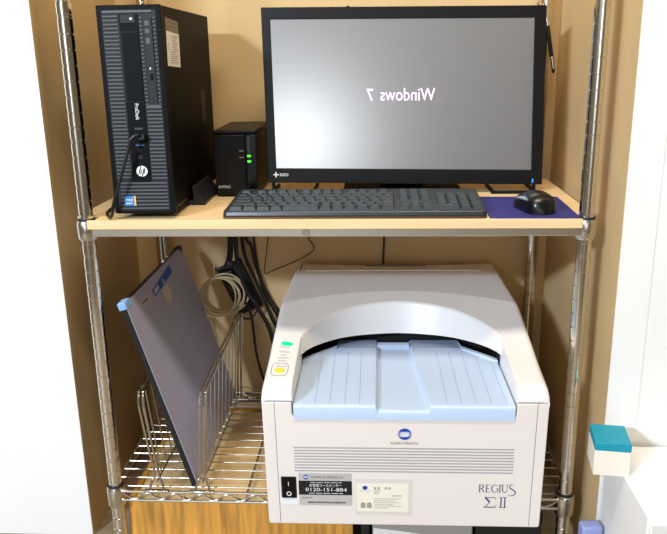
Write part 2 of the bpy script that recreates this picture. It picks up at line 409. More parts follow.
# ------------------------------------------------------------------ monitor
mon = thing('monitor', 'wide black flat monitor with a grey lit screen showing mirrored words', 'monitor', (129, 230, 0), -0.004)
mon.scale = (1.004, 1, 1.000)
tl = math.radians(4.4); TS, TC = math.sin(tl), math.cos(tl); RO = -0.013
def MO(v):                                                  # (s, depth, t) -> local, leaning back, rolled a little
    s_, d_, t_ = v; s2 = s_*math.cos(RO)-(t_-180)*.016; t2 = t_+s_*math.sin(RO)
    return Vector((s2, t2*TS+d_*TC, 20.4+t2*TC-d_*TS))
W0, W1, H = -273, 273, 340
sx0, sx1, sz0, sz1 = -256, 251, 29, 317.5
m = MB()
def ring(y0, y1, o, i):
    (a, b, c_, d) = o; (e, f, g_, h) = i
    vs = []
    for y in (y0, y1):
        vs += [MO((a, y, c_)), MO((b, y, c_)), MO((b, y, d)), MO((a, y, d)), MO((e, y, g_)), MO((f, y, g_)), MO((f, y, h)), MO((e, y, h))]
    fs = []
    for k in range(4):
        n = (k+1) % 4
        fs += [(k, n, 4+n, 4+k), (8+k, 12+k, 12+n, 8+n), (k, 8+k, 8+n, n), (4+k, 4+n, 12+n, 12+k)]
    m.add(vs, fs)
ring(0, 14, (W0, W1, 0, H), (sx0, sx1, sz0, sz1)); m.build('bezel', M['bezel'], mon, bevel=1.2)
MB().box(W0+2, W1-2, 14, 52, 3, H-3, MO).build('back_shell', M['bezel'], mon, bevel=4)
scr = sub(MB().box(sx0, sx1, 2.5, 5, sz0, sz1, MO).build('screen', M['screen'], mon), 'hazy grey glowing screen')
m = MB()
def mtext(body, s0, t0, wd, ht, d, mirror=False):
    vs, fs = text_geo(body)
    m.add([MO((s0+(wd*(1-a) if mirror else wd*a), d, t0+ht*b)) for a, b in vs], fs)
mtext('Windows', -44, 163, 107, 24, 2.2, True); mtext('7', -71, 162, 13, 23.5, 2.2, True)
sub(m.build('screen_words', M['glow'], scr, smooth=0), 'pinkish white mirrored words Windows 7')
m = MB(); mtext('EIZO', -249, 13.3, 17, 5.4, -.3)
for k in range(4):                                          # four-point emblem
    q = math.pi/2*k; cs, sn = math.cos(q), math.sin(q)
    P = [(1, 0), (5, 1.4), (5.6, 0), (5, -1.4)]
    m.add([MO((-257+p[0]*cs-p[1]*sn, -.3, 16+p[0]*sn+p[1]*cs)) for p in P], [(0, 1, 2, 3)])
m.add([MO((-257+a, -.32, 16+b_)) for a, b_ in ((-3, 0), (0, -3), (3, 0), (0, 3))], [(0, 1, 2, 3)])
sub(m.build('maker_logo', M['white2'], mon, smooth=0), 'small white emblem and lettering EIZO')
sub(MB().box(253, 255.6, -.5, 1, 2.5, 11, MO).build('power_light', M['ledb'], mon), 'lit blue power light')
MB().prism(rrect(-107, -101, H-1, H+2, .8), 3, 9, lambda p, h: MO((p[0], h, p[1]))).build('top_sensor', M['bezel'], mon)
for s_ in (-1, 1):                                          # low loop feet under both lower corners
    x0, x1 = (176, 265) if s_ > 0 else (-265, -176)
    m = MB().box(x0, x1, -11, -4, 0, 6).box(x0, x0+6, -4, 100, 0, 6).box(x1-6, x1, -4, 100, 0, 6)
    xe = x1-8 if s_ > 0 else x0+2
    m.box(xe, xe+6, -2, 8, 5, 22.2 if s_ > 0 else 24)
    m.build('loop_foot', M['bezel'], mon, bevel=.8)
m = MB().box(-45, 45, 62, 82, 4, 250); m.build('stand_column', M['bezel'], mon, bevel=3)
MB().box(-120, 120, 30, 190, 0, 6).build('stand_plate', M['bezel'], mon, bevel=2)
MB().box(-50, 50, 48, 64, 190, 290, None).build('mount_block', M['bezel'], mon, bevel=2)

# ------------------------------------------------------------------ keyboard
kb = thing('keyboard', 'wide black keyboard lying on the front edge of the wooden board', 'keyboard', (38.5, -11, 0), -0.008)
kb.scale = (1.018, 1.14, 1.0)
def KB(v):                                                   # tilted deck
    x, y, z = v; return Vector((x, y, z+5+y*.066))
kp = rrect(-224, 224, 0, 152, 9)
m = MB().prism(kp, 0, 1, lambda p, h: Vector((p[0], p[1], 1+(h*(3+p[1]*.066))))); m.build('rim', M['kedge'], kb)
def kf(p, h): return KB((p[0]*(1 if h < .5 else .992), p[1] if h < .5 else 2+p[1]*.97, -.8 if h < .5 else 8))
MB().prism(kp, 0, 1, kf).build('body', M['kbody'], kb, bevel=2, seg=3)
for x in (-190, 190): MB().box(x-12, x+12, 118, 128, 0, 9.5).build('tilt_foot', M['dark'], kb)
kmesh = {}
keys = []
def key(x, y, wd, dp=17.6):
    keys.append((x, y, wd, dp))
PIT = 18.9; X0 = -213; Y0 = 15
rows = [(0, [1.25, 1.25, 1.25, 1.1, 3.4, 1.1, 1.1, 1.15, 1.1, 1.1, 1.25]),
        (1, [2.25]+[1]*11+[1.75]), (2, [1.75]+[1]*12+[1.25]), (3, [1.5]+[1]*12+[1.5]), (4, [1]*14+[1])]
for r, ws in rows:
    x = X0; tot = sum(ws)
    for q in ws:
        wd = q*15*PIT/tot; key(x+wd/2, Y0+r*PIT, wd-1.6); x += wd
yF = Y0+5*PIT+8
key(X0+9, yF, 17, 15)
for g_ in range(3):
    for k in range(4): key(X0+38+g_*84+k*19.2, yF, 17, 15)
xn = X0+15*PIT+16
for k in range(3):
    key(xn+k*PIT, yF, 17, 15); key(xn+k*PIT, Y0+4*PIT, 17.2); key(xn+k*PIT, Y0+3*PIT, 17.2); key(xn+k*PIT, Y0, 17.2)
key(xn+PIT, Y0+PIT, 17.2)
xp = xn+3*PIT+8
for r in range(5):
    for k in range(4):
        if k == 3 and r in (0, 2): continue
        if r == 0 and k == 1: continue
        if r == 0 and k == 0: key(xp+PIT/2, Y0, PIT*2-1.6); continue
        if k == 3 and r in (1, 3): key(xp+3*PIT, Y0+(r-.5)*PIT, 17.2, PIT*2-1.6) ; continue
        key(xp+k*PIT, Y0+r*PIT, 17.2)
def keygeo(mb, x, y, wd, dp):
    h = 6.2; a, b = wd/2, dp/2
    lo = [(-a, -b), (a, -b), (a, b), (-a, b)]; t = 2.6
    hi = [(-a+t, -b+2.4), (a-t, -b+2.4), (a-t, b-1.2), (-a+t, b-1.2)]
    vs = [KB((x+p, y+q, 8)) for p, q in lo]+[KB((x+p, y+q, 8+h)) for p, q in hi]
    vs.append(KB((x, y+.6, 8+h-.7)))
    mb.add(vs, [(0, 1, 5, 4), (1, 2, 6, 5), (2, 3, 7, 6), (3, 0, 4, 7), (4, 5, 8), (5, 6, 8), (6, 7, 8), (7, 4, 8)])
keys.sort(key=lambda k: k[1])
for k in keys[:96]:
    m = MB(); keygeo(m, *k); m.build('key', M['key'], kb, smooth=0)
m = MB()
for k in keys[96:]: keygeo(m, *k)
if m.v:
    o = m.build('rear_keys', M['key'], kb, smooth=0); o['kind'] = 'stuff'

# ------------------------------------------------------------------ mouse and its mat
pad = MB().prism(rrect(-75, 75, 0, 192, 4), 0, 2.2, TOP).build('mouse_mat', M['pad'])
pad.location = Vector((345.5, -14, 0))*S; pad.rotation_euler = (0, 0, -0.02)
tag(pad, 'flat navy blue mouse mat at right end of the wooden board', 'mouse mat')
mo = thing('computer_mouse', 'rounded black computer mouse resting on the navy blue mat', 'mouse', (366, 2, 2.3), math.radians(10))
mo.scale = (.95, .95, .95)
def mouse_pt(a, t):                                          # a: 0..1 from rear to front, t: -1..1 across
    e = max(0, 1-abs(2*a-1)**3.4); y = 108*a
    wd = 31*e**.42*(1-.08*math.sin(math.pi*min(1, a*1.2)))
    hz = (37 if a < .4 else 37-19*((a-.4)/.6)**1.7)*max(0, 1-abs(2*a-1)**5)**.5
    x = wd*math.sin(t*math.pi/2); z = hz*max(0, math.cos(t*math.pi/2))**.5
    return Vector((x, y, max(z, .6)))
def mouse_patch(a0, a1, t0, t1, lift=0, na=18, nt=20):
    rows = []
    for i in range(na+1):
        a = a0+(a1-a0)*i/na; rows.append([mouse_pt(min(max(a, .0), 1.), t0+(t1-t0)*k/nt)+Vector((0, 0, lift)) for k in range(nt+1)])
    return rows
m = MB().grid(mouse_patch(0, 1, -1, 1, 0, 30, 24))
m.prism([tuple(mouse_pt(min(max(i/20, .002), .998), -1)[:2]) for i in range(21)]+[tuple(mouse_pt(min(max(i/20, .002), .998), 1)[:2]) for i in range(20, -1, -1)], .05, .6, TOP)
m.build('shell', M['mouse'], mo, smooth=60)
MB().grid(mouse_patch(.60, .985, -.72, -.06, .5)).build('mouse_button', M['mousebtn'], mo, smooth=60)
MB().grid(mouse_patch(.60, .985, .06, .72, .5)).build('mouse_button', M['mousebtn'], mo, smooth=60)
m = MB().tube([mouse_pt(.16+.05*(t/10)**2, t/10*.95)+Vector((0, -.3, .2)) for t in range(-10, 11)], .5, 6); m.build('shell_seam', M['dark'], mo)
m = MB().lathe([(9, -3), (10, -1.5), (10, 1.5), (9, 3)], 18, T=lambda v: Vector((v.z, 84+v.x, 21+v.y))); m.build('scroll_wheel', M['dark'], mo)

# ------------------------------------------------------------------ plate reader (big white desktop machine)
pr = thing('plate_reader', 'large white desktop x-ray plate reader with blue tray on the lower wire shelf', 'machine', (125, -119.5, -541.4), 0.010)
ZO = 6.5
def P(x, y, z): return Vector((x*(1-.016*max(0, 243-z)/237), y, z+ZO))
HW = 241
for x in (-190, 190):
    for y in (160, 500): MB().lathe([(14, 0), (16, 16)], 14, at=(x, y)).build('machine_foot', M['dark'], pr)
# lower body: front skin with the tray notch, and the carcass behind
out = [(-HW+3, 6), (HW-3, 6), (HW, 9), (HW, 243), (188, 243), (188, 222)]
for k in range(1, 6): q = math.pi/2*k/5; out.append((178+10*math.cos(q), 222-10*math.sin(q)))
for k in range(0, 6): q = math.pi/2*k/5; out.append((-180-10*math.sin(q), 222-10*math.cos(q)))
out += [(-190, 243), (-HW, 243), (-HW, 9)]
m = MB().prism(out, 0, 22, lambda p, h: P(p[0], h, p[1]))
m.box(-HW, HW, 22, 545, 6, 196, lambda v: P(*v)); m.box(-HW, -192, 22, 545, 196, 243, lambda v: P(*v)); m.box(192, HW, 22, 545, 196, 243, lambda v: P(*v)); m.box(-192, 192, 345, 545, 196, 243, lambda v: P(*v))
m.build('body', M['pbody'], pr, bevel=2.2, seg=3)
for x in (-219.5, 222): MB().box(x-.4, x+.4, -.3, .4, 10, 243, lambda v: P(*v)).build('panel_seam', M['seam'], pr, smooth=0)
# upper cover
base = [(0, 245.5), (1, 253), (4, 260), (10, 265.5), (20, 269), (39, 271.5), (100, 281), (160, 294), (250, 311), (294, 319.5)]
def bprof(y):
    if y <= base[0][0]: return base[0][1]
    for (a, b_), (c_, d) in zip(base[:-1], base[1:]):
        if y <= c_: return b_+(d-b_)*(y-a)/(c_-a)
    return base[-1][1]+(y-294)*.19
def sh(x): return 84*(1-(x/HW)**2)
def smooth01(t): t = max(0, min(1, t)); return t*t*(3-2*t)
def yc(x): return 294+sh(x)
def edge_drop(x):
    e = HW-abs(x); return 0 if e >= 10 else (10-math.sqrt(max(0, 100-(10-e)**2)))
def zs(x, y):
    return bprof(y-sh(x)*smooth01((y-50)/140))-edge_drop(x)
arch = [(0, 335), (25, 333), (50, 326.5), (72, 318.5), (92, 308.5), (110, 296.5), (127, 281.5), (142, 265), (155, 248.5), (168, 229), (179, 208), (186, 192), (190, 178)]
def yr(x):
    x = abs(x)
    for (a, b_), (c_, d) in zip(arch[:-1], arch[1:]):
        if x <= c_: return b_+(d-b_)*(x-a)/(c_-a)
    return 178
xe = [190, 196, 204, 216, 228, 231, 234, 237, 239, 240.4, 241]
xc = [-190, -186, -181, -176, -168, -160, -152, -145, -134, -124, -112, -100, -88, -75, -55, -35, -18, 0]; xc = xc+[-v for v in xc[-2::-1]]
ys_arm = [0, 1, 2.5, 4, 7, 10, 15, 20, 28, 39, 60, 80, 100, 115, 130, 145, 160, 178, 195, 215, 230, 245, 260, 275, 294]
m = MB()
for sgn in (-1, 1):
    rows = [[P(sgn*x, y if y < 294 else yc(x), zs(x, y if y < 294 else yc(x))) for x in xe] for y in ys_arm]
    m.grid(rows)
    xo = sgn*HW
    m.grid([[P(xo, (y if y < 294 else yc(HW)), zs(HW, y)), P(xo, (y if y < 294 else yc(HW)), 245.3 if y > 0 else 245)] for y in ys_arm])
    m.grid([[P(sgn*190, y, zs(190, y)), P(sgn*188.5, y+.5, zs(190, y)-2), P(sgn*188, y+.5, 230)] for y in ys_arm if y <= 178])
NR = 8
m.grid([[P(x, yr(x)+(yc(x)-yr(x))*k/NR, zs(x, yr(x)+(yc(x)-yr(x))*k/NR)) for x in xc] for k in range(NR+1)])
def lowz(x): return 249+16*(x/190)**2
m.grid([[P(x, yr(x), zs(x, yr(x))) for x in xc], [P(x*.995, yr(x)-4, zs(x, yr(x))-3.2) for x in xc]])
m.grid([[P(x*.995, yr(x)-4, zs(x, yr(x))-3.2) for x in xc], [P(x*.988, yr(x)-24, lowz(x)) for x in xc]])
m.grid([[P(x*.988, yr(x)-24, lowz(x)) for x in xc], [P(x*.97, yr(x)-16, lowz(x)-1) for x in xc], [P(x*.95, yr(x)-5, lowz(x)+3) for x in xc]])
m.build('upper_cover', M['pcover'], pr, smooth=40)
xr = [-v for v in xe[::-1]]+xc[1:-1]+xe
rows = []
for k in range(13):
    t = k/12; r = []
    for x in xr:
        y = yc(x)+(560-yc(x))*t; zz = 319.5+(y-yc(x))*.06-edge_drop(x)
        if t > .9: zz -= (t-.9)*60
        r.append(P(x*(1-.05*max(0, (y-294)/266)), y, zz))
    rows.append(r)
rows.append([P(x*.95, 564, 300) for x in xr]); rows.append([P(x*.95, 564, 240) for x in xr])
m = MB().grid(rows)
for sgn in (0, -1): m.grid([[r[sgn], Vector((r[sgn].x, r[sgn].y, 245+ZO))] for r in rows[:13]])
m.build('rear_cover', M['prear'], pr, smooth=40)
m = MB().box(-205, 195, 497, 499, 329.3, 331.6, lambda v: P(*v)); m.build('rear_hatch_edge', M['white2'], pr, smooth=0)
m = MB().box(-219, -217.6, 500, 545, 329.6, 333, lambda v: P(*v)); m.build('rear_hatch_seam', M['seam'], pr, smooth=0)
m = MB().box(-70, 70, 532, 534, 331.5, 334, lambda v: P(*v)); m.build('rear_hatch_grip', M['seam'], pr, smooth=0)
# blue tray
def th(x, y):
    cl = -46-2*(1-y/245); cr_ = 26+19*(1-min(1, y/245))
    d = 0
    lo = min(1, max(0, (x-cl)/5)) if x < 0 else min(1, max(0, (cr_-x)/5))
    d = 9*smooth01(lo)
    z = 238-d
    if y > 246: z = z+min(1.6, (y-246)*.5)-max(0, y-250)*.17 if d < 4.5 else z-max(0, y-300)*.4
    return z
def tym(x): return 246 if abs(x) < 124 else 246-66*(abs(x)-124)/64
def tyy(x, y):                                             # the back corners of the tray are cut off slantwise
    f = tym(x)/246
    return y*f if y <= 246 else tym(x)+(y-246)*(1 if abs(x) < 124 else .16)
def tz(x, y):
    return th(x, y) if abs(x) < 124 or y <= 246 else 238+min(4, (y-246)*.5)
tx = sorted(set([-187, -184, -168, -150, -135, -124.5, -123.5, -110, -75, -56, -50, -48, -46.5, -45, -44, -42.5, -41, -39, -25, 0, 15]+[20+1.5*k for k in range(22)]+[70, 110, 123.5, 124.5, 135, 150, 168, 182, 185]))
ty = [3.5, 1.5, .2]
rows = [[P(x, -2.5, 212.5) for x in tx], [P(x, -2.5, th(x, 0)-5) for x in tx], [P(x, -1.6, th(x, 0)-2) for x in tx], [P(x, .6, th(x, 0)-.4) for x in tx]]
rows += [[P(x, tyy(x, y), tz(x, y)) for x in tx] for y in [4]+list(range(20, 241, 20))+[246, 251, 256, 262, 268, 276, 290, 330]]
m = MB().grid(rows)
m.grid([[P(x, 22, 211) for x in tx], [P(x, -2.5, 212.5) for x in tx]])
for x in (tx[0], tx[-1]): m.grid([[P(x, y, 214), P(x, y, th(x, y) if y > 0 else 232)] for y in (-2, 20, 120, 176)])
m.cur = 1
for x in (-151, -126, -100, -75, 73, 97, 122, 147, 172):
    y1 = tym(x)-8
    m.add([P(x-.45, 8, 238.25), P(x+.45, 8, 238.25), P(x+.45, y1, 238.25), P(x-.45, y1, 238.25)], [(0, 1, 2, 3)])
m.build('tray', [M['tray'], M['groove']], pr, smooth=40)
MB().box(-188, 188, 24, 343, 198, 204, lambda v: P(*v)).box(-188, 188, 340, 344, 204, 312, lambda v: P(*v)).box(-189, -187.2, 184, 340, 204, 262, lambda v: P(*v)).box(185.5, 189, 184, 340, 204, 262, lambda v: P(*v)).build('tray_well', M['dark'], pr)
m = MB().prism([(266, 227.5), (277, 236), (292, 236), (292, 224)], -43, 22, lambda p, h: P(h, p[0], p[1])); m.build('tray_stop', M['tray'], pr, bevel=1)
# vent slots, marks and switch on the front
m = MB()
for k in range(9):
    z = 111.5+5.6*k
    m.prism([(-.25, z), (-.25, z+2.6), (.6, z+2.6), (.6, z)], -190, 188, lambda p, h: P(h, p[0], p[1]))
sub(m.build('vent_grille', M['vent'], pr, smooth=0), 'bank of thin grey horizontal slots')
F = lambda y: (lambda p, h: P(p[0], h, p[1]))
def flat(poly, y): return MB().prism(poly, y, 0, lambda p, h: P(p[0], h, p[1]))
def ptext(mb, body, x, z, wd, ht, y): return put_text(mb, body, P(x, y, z), (wd, 0, 0), (0, 0, ht))
lg = flat(ell(1.5, 185, 11.2, 10.6, 32), -.8).build('round_badge', M['logoblue'], pr)
m = MB()
for k, (z, hh) in enumerate(((181, 1.3), (183.1, 1.2), (185, 1.2), (187, 1.1), (188.9, .8))):
    wd = 11*math.sqrt(max(0, 1-((z-185)/10.6)**2))-.4
    m.prism([(1.5-wd, z), (1.5-wd*.5, z-hh*.6), (1.5+wd*.5, z-hh*.6), (1.5+wd, z), (1.5+wd*.5, z+hh*.6), (1.5-wd*.5, z+hh*.6)], -1.1, -.7, lambda p, h: P(p[0], h, p[1]))
m.build('badge_bands', M['white2'], lg, smooth=0)
m = MB(); ptext(m, 'KONICA MINOLTA', -22, 165.5, 47, 4.6, -.35); sub(m.build('front_lettering', M['ink'], pr, smooth=0), 'small dark lettering KONICA MINOLTA')
# rocker switch
s = flat(rrect(-215, -188, 59, 101, 2), -1.2).build('power_switch', M['dark'], pr, bevel=.4)
m = MB().prism([(-1.2, 62), (-1.2, 98), (-4.5, 98), (-2.2, 78), (-3, 62)], -212, -191, lambda p, h: P(h, p[0], p[1])); m.build('rocker', M['nasgloss'], s)
m = MB().box(-202, -201, -4.8, -4.2, 85, 93, lambda v: P(*v))
oc = ell(-201.5, 69, 4.4, 4.4, 20); ic = ell(-201.5, 69, 2.8, 2.8, 20)
m.add([P(a, -3.4, b_) for a, b_ in oc]+[P(a, -3.4, b_) for a, b_ in ic], [(k, (k+1) % 20, 20+(k+1) % 20, 20+k) for k in range(20)])
m.build('switch_marks', M['white2'], s, smooth=0)
sub(flat(rrect(-216, -186, 46, 57.5, 3), -.8).build('switch_ledge', M['white2'], pr), 'bright white ledge under the switch')
P_keep = P
def P(x, y, z): return P_keep(x-5, y, 42+(z-36)*.95+3)
# service label
l1 = sub(flat(rrect(-179, -85, 36, 103, 2), -.5).build('service_label', M['silverlabel'], pr), 'silver service label with black telephone band')
sub(flat([(-179, 58), (-85.2, 58), (-85.2, 87), (-179, 87)], -.8).build('black_band', M['dark'], l1), 'black band with white print')
m = MB(); ptext(m, 'お客様コールセンター', -160, 74.5, 56, 6.4, -.95); ptext(m, '0120-151-884', -167, 65.5, 72, 6.8, -.95)
for k in range(30):
    if k % 7 != 5: m.box(-158+k*1.85, -158+k*1.85+1.3, -1, -.9, 83, 84.4, lambda v: P(*v)); m.box(-161+k*2, -161+k*2+1.4, -1, -.9, 60.5, 62, lambda v: P(*v))
m.build('band_print', M['white2'], l1, smooth=0)
e1 = flat(ell(-166, 94.5, 5, 4.6, 20), -.9).build('label_emblem', M['logoblue'], l1)
MB().box(-170, -162, -1.2, -.9, 93.5, 94.6, lambda v: P(*v)).box(-169.5, -162.5, -1.2, -.9, 95.6, 96.4, lambda v: P(*v)).build('emblem_bands', M['white2'], e1, smooth=0)
m = MB(); ptext(m, 'KONICA MINOLTA', -156, 92, 56, 5, -.7)
for k in range(34): m.box(-164+k*2, -164+k*2+1.4, -.75, -.6, 40.5, 43.6, lambda v: P(*v))
for k in range(10): m.box(-174+k*1.8, -174+k*1.8+1.2, -.75, -.6, 51, 52.6, lambda v: P(*v))
m.build('label_print', M['ink'], l1, smooth=0)
P = P_keep
def P(x, y, z): return P_keep(x-4, y, z+1)
# contact card under film
fl = sub(flat(rrect(-80, 20, 26, 98, 3), -.3).build('card_film', M['film'], pr), 'clear film pocket')
l2 = sub(flat([(-77.5, 33), (13, 33), (13, 88), (-77.5, 88)], -.7).build('contact_card', M['paper'], fl), 'cream contact card')
m = MB()
for i, ch in enumerate('田中 康裕'):
    if ch != ' ': m.box(-47+i*6.2, -47+i*6.2+4, -.9, -.75, 77.5, 81.5, lambda v: P(*v))
def dashes(x, z, n, hh, st=1.9):
    for k in range(n): m.box(x+k*st, x+k*st+1.2, -.9, -.75, z, z+hh, lambda v: P(*v))
for z, n in ((74.5, 7), (71.2, 6), (68, 5)): dashes(-47.5, z, n, 1.6)
for z, n in ((58, 25), (54, 20), (50.5, 24), (47, 18), (43.5, 26), (39.5, 14)): dashes(-47.5, z, n, 1.5)
dashes(-15, 63.5, 9, 2.6)
dashes(-72, 73.6, 10, 1.1)
m.build('card_print', M['faint'], l2, smooth=0)
m = MB()
for x in (-71, -60):
    m.prism([(x, 40), (x+8.5, 40), (x+8.5, 48), (x+6.5, 51), (x+2, 51), (x, 48)], -.95, -.75, lambda p, h: P(p[0], h, p[1]))
m.build('card_marks', M['faint'], l2, smooth=0)
flat(ell(-63, 80, 4.6, 4, 18), -.95).build('card_emblem', M['logoblue'], l2)
P = P_keep
# REGIUS sigma II, drawn with thick and thin strokes
m = MB()
def stroke(pts, hw):
    q = [Vector((a, b_)) for a, b_ in pts]; n = len(q); L = []; R_ = []
    for i in range(n):
        t = (q[min(i+1, n-1)]-q[max(i-1, 0)]).normalized(); nn = Vector((-t.y, t.x)); h = hw[i] if isinstance(hw, (list, tuple)) else hw
        L.append(q[i]+nn*h); R_.append(q[i]-nn*h)
    m.add([P(v.x, -.35, v.y) for v in L]+[P(v.x, -.35, v.y) for v in R_], [(i, i+1, n+i+1, n+i) for i in range(n-1)])
def arc(cx, cy, rx, ry, a0, a1, n=12): return [(cx+rx*math.cos(math.radians(a0+(a1-a0)*k/n)), cy+ry*math.sin(math.radians(a0+(a1-a0)*k/n))) for k in range(n+1)]
z0, z1 = 75.5, 90; x = 131
def serif(x_, z_, hw=2.2): stroke([(x_-hw, z_), (x_+hw, z_)], .35)
stroke([(x+1.8, z0), (x+1.8, z1)], .85); serif(x+1.8, z0); stroke([(x, z1-.3), (x+5, z1-.3)], .4)
stroke(arc(x+4.6, z1-3.8, 3.6, 3.6, 90, -90), [.4, .5, .6, .8, .9, 1, 1, .9, .8, .7, .5, .4, .4]); stroke([(x+2, z1-7.4), (x+5, z1-7.4)], .35); stroke([(x+4.6, z1-7.4), (x+10, z0)], .8)
x = 143
stroke([(x+1.8, z0), (x+1.8, z1)], .85); 
for zz, l in ((z1-.3, 7.5), ((z0+z1)/2, 6), (z0+.3, 8)): stroke([(x, zz), (x+l, zz)], .4)
x = 153
stroke(arc(x+6, (z0+z1)/2, 5.6, 7.2, 50, 325, 18), [.35]+[.55]*4+[.85]*8+[.55]*6); stroke([(x+10.6, z0+2.2), (x+10.6, z0+7)], .7); serif(x+10.2, z0+7)
x = 167.5; stroke([(x, z0), (x, z1)], .85); serif(x, z0); serif(x, z1)
x = 172
stroke([(x, z1), (x, z0+4)]+arc(x+4, z0+4.5, 4, 4.5, 180, 360, 10)+[(x+8, z1)], [.85]*2+[.8]*4+[.6]*4+[.4]*5); serif(x, z1); serif(x+8, z1, 1.6)
stroke(spline([(191, z1-.5), (187.5, z1+.6), (184, z1-2.5), (185.6, z1-6.5), (190.5, z1-9.8), (194.5, z1-14), (192.5, z1-19.5), (186.8, z1-20.8), (181.8, z1-18.6)], 5), [.4]*6+[.7]*8+[1.0]*14+[.75]*7+[.4]*6)
z0, z1 = 45, 65.5
for a, b_, h in (((143, z1), (151.5, (z0+z1)/2+.5), 1.5), ((151.5, (z0+z1)/2+.5), (142.5, z0), .6)): stroke([a, b_], h)
stroke([(142, z1-.6), (161, z1-.6), (161.6, z1-5)], .6); stroke([(141.5, z0+.9), (161, z0+.9), (163, z0+6)], [.9, .9, .5])
for x in (171, 177.5): stroke([(x, z0), (x, z1)], 1.05)
stroke([(167.5, z1-.3), (181, z1-.3)], .45); stroke([(167.5, z0+.3), (181, z0+.3)], .45)
sub(m.build('model_lettering', M['blueink'], pr, smooth=0), 'navy serif lettering REGIUS over a sigma and two bars')
# control panel on the left arm: follow the sloping cover
def arm(u, y, lift=.5): return P(-HW+u, y, zs(-HW+u, y)+lift)
def pill(cy, cu, ru, rv, lift0, lift1, n=24, sq=.6):
    mb = MB(); pts = []
    for k in range(n):
        a = 2*math.pi*k/n; c_, s_ = math.cos(a), math.sin(a)
        pts.append((cu+ru*math.copysign(abs(c_)**sq, c_), cy+rv*math.copysign(abs(s_)**sq, s_)))
    return mb.add([arm(a, b_, lift0) for a, b_ in pts]+[arm(a, b_, lift1) for a, b_ in pts], [tuple(range(n, 2*n))]+[(k, (k+1) % n, n+(k+1) % n, n+k) for k in range(n)])
sub(pill(149, 29, 10.5, 6.5, 0, 1.2).build('ready_lamp', M['green'], pr), 'lit green lamp')
for cy in (121, 100, 80): pill(cy, 27, 9.5, 4, 0, .9).build('panel_button', M['pale'], pr)
sub(pill(58, 25, 8.5, 7, 0, 1.6).build('yellow_button', M['yellow'], pr), 'yellow push button')
m = MB(); pts = []
for k in range(32):
    a = 2*math.pi*k/32; c_, s_ = math.cos(a), math.sin(a); pts.append(arm(25+14.5*math.copysign(abs(c_)**.45, c_), 63+21*math.copysign(abs(s_)**.55, s_), .35))
m.tube(pts, .45, 5, closed=True); m.build('button_outline', M['seam'], pr)
m = MB()
for cy, n in ((138, 8), (111, 5), (91, 7), (72, 9)):
    for k in range(n):
        a = 27-n*1.15+k*2.3; m.add([arm(a, cy-1.6, .35), arm(a+1.5, cy-1.6, .35), arm(a+1.5, cy+1.8, .35), arm(a, cy+1.8, .35)], [(0, 1, 2, 3)])
m.build('panel_print', M['faint'], pr, smooth=0)

# ------------------------------------------------------------------ wire dividers
def divider(label, xb, xt, name='wire_divider', y1=395):
    o = thing(name, label, 'shelf divider', (xb, -8, SH-2), 0, 'wire dividers clipped to the lower shelf')
    o.rotation_euler = (0, 0, 0); dx = xt-xb
    Zt_ = 212
    def D(y, z, off=0): return Vector((dx*(z-40)/(Zt_-40)+off if z > 40 else off, y, z))
    for off in (-4.2, 4.2):
        pts = [Vector((off*3.2, 0, 6)), Vector((off*3.0, 0, 14)), Vector((off*1.9, 3, 26)), D(6, 40, off), D(2, 100, off), D(-2, Zt_-34, off)]
        pts += [D(0, Zt_-20, off), D(8, Zt_-7, off), D(22, Zt_, off), D(120, Zt_+8, off), D(260, Zt_+17, off), D(y1-22, Zt_+24, off), D(y1-6, Zt_+18, off), D(y1, Zt_, off), D(y1, 100, off), D(y1, 12, off)]
        MB().tube(spline(pts, 5), 2.6, 8).build('outer_loop', M['chrome2'], o)
    for k in range(9):
        y = 34+k*38
        MB().tube([D(y+2, 22), D(y, Zt_+(y*.07))], 1.5, 6).build('upright_wire', M['chrome2'], o)
    MB().tube([D(4, 22), D(y1, 22)], 1.8, 6).build('bottom_wire', M['chrome2'], o)
    MB().box(-24, 24, -7, 1, 3, 8).build('clip_bar', M['chrome2'], o, bevel=1)
    return o
divider('chrome wire divider leaning left beneath the leaning grey cassette', -349, -367)
divider('chrome wire divider standing right of the grey cassette, nearer the white machine', -259, -247)

# ------------------------------------------------------------------ x-ray cassette
cs = thing('xray_cassette', 'large flat grey x-ray cassette with black edges leaning left between the wire dividers', 'cassette', (-271, 2, -534.5))
u = Vector((-.2813, 0, .9596)); wv = Vector((.014, .9995, .030)).normalized(); nv = wv.cross(u).normalized()
def CA(v): return u*v[0]+wv*v[1]+nv*v[2]
L, Wd = 392, 384
MB().box(0, L, 0, Wd, -12, -1.2, CA).build('frame', M['cassedge'], cs, bevel=1.5)
sub(MB().box(3, L-2, 2, Wd-2, -1.3, 0, CA).build('face_plate', M['cass'], cs), 'smooth purplish grey face')
sub(MB().box(L-13, L+2, -2, 26, -15, 1.2, CA).build('corner_cap', M['capblue'], cs, bevel=2), 'pale blue corner cap')
MB().box(L-12, L+1.5, Wd-24, Wd+1.5, -13, .4, CA).build('corner_cap', M['cassedge'], cs, bevel=2)
MB().box(L-1, L+2.5, 262, 300, -11, -3, CA).build('top_latch', M['chrome2'], cs, bevel=.8)
lb = sub(MB().prism([(367, 136), (381, 270), (362, 272), (352, 142)], 0, .5, lambda p, h: CA((p[0], p[1], h))).build('blue_label', M['labblue'], cs), 'blue label strip')
MB().prism([(365, 146), (367, 173), (359, 173), (356, 144)], .5, .8, lambda p, h: CA((p[0], p[1], h))).build('label_patch', M['beige'], lb)
MB().prism([(369, 202), (369, 209), (358, 211), (358, 204)], .5, .8, lambda p, h: CA((p[0], p[1], h))).build('label_patch', M['beige'], lb)
lb = sub(MB().prism([(369, 64), (368, 112), (358, 110), (357, 66)], 0, .5, lambda p, h: CA((p[0], p[1], h))).build('name_label', M['beige'], cs), 'cream name label')
m = MB()
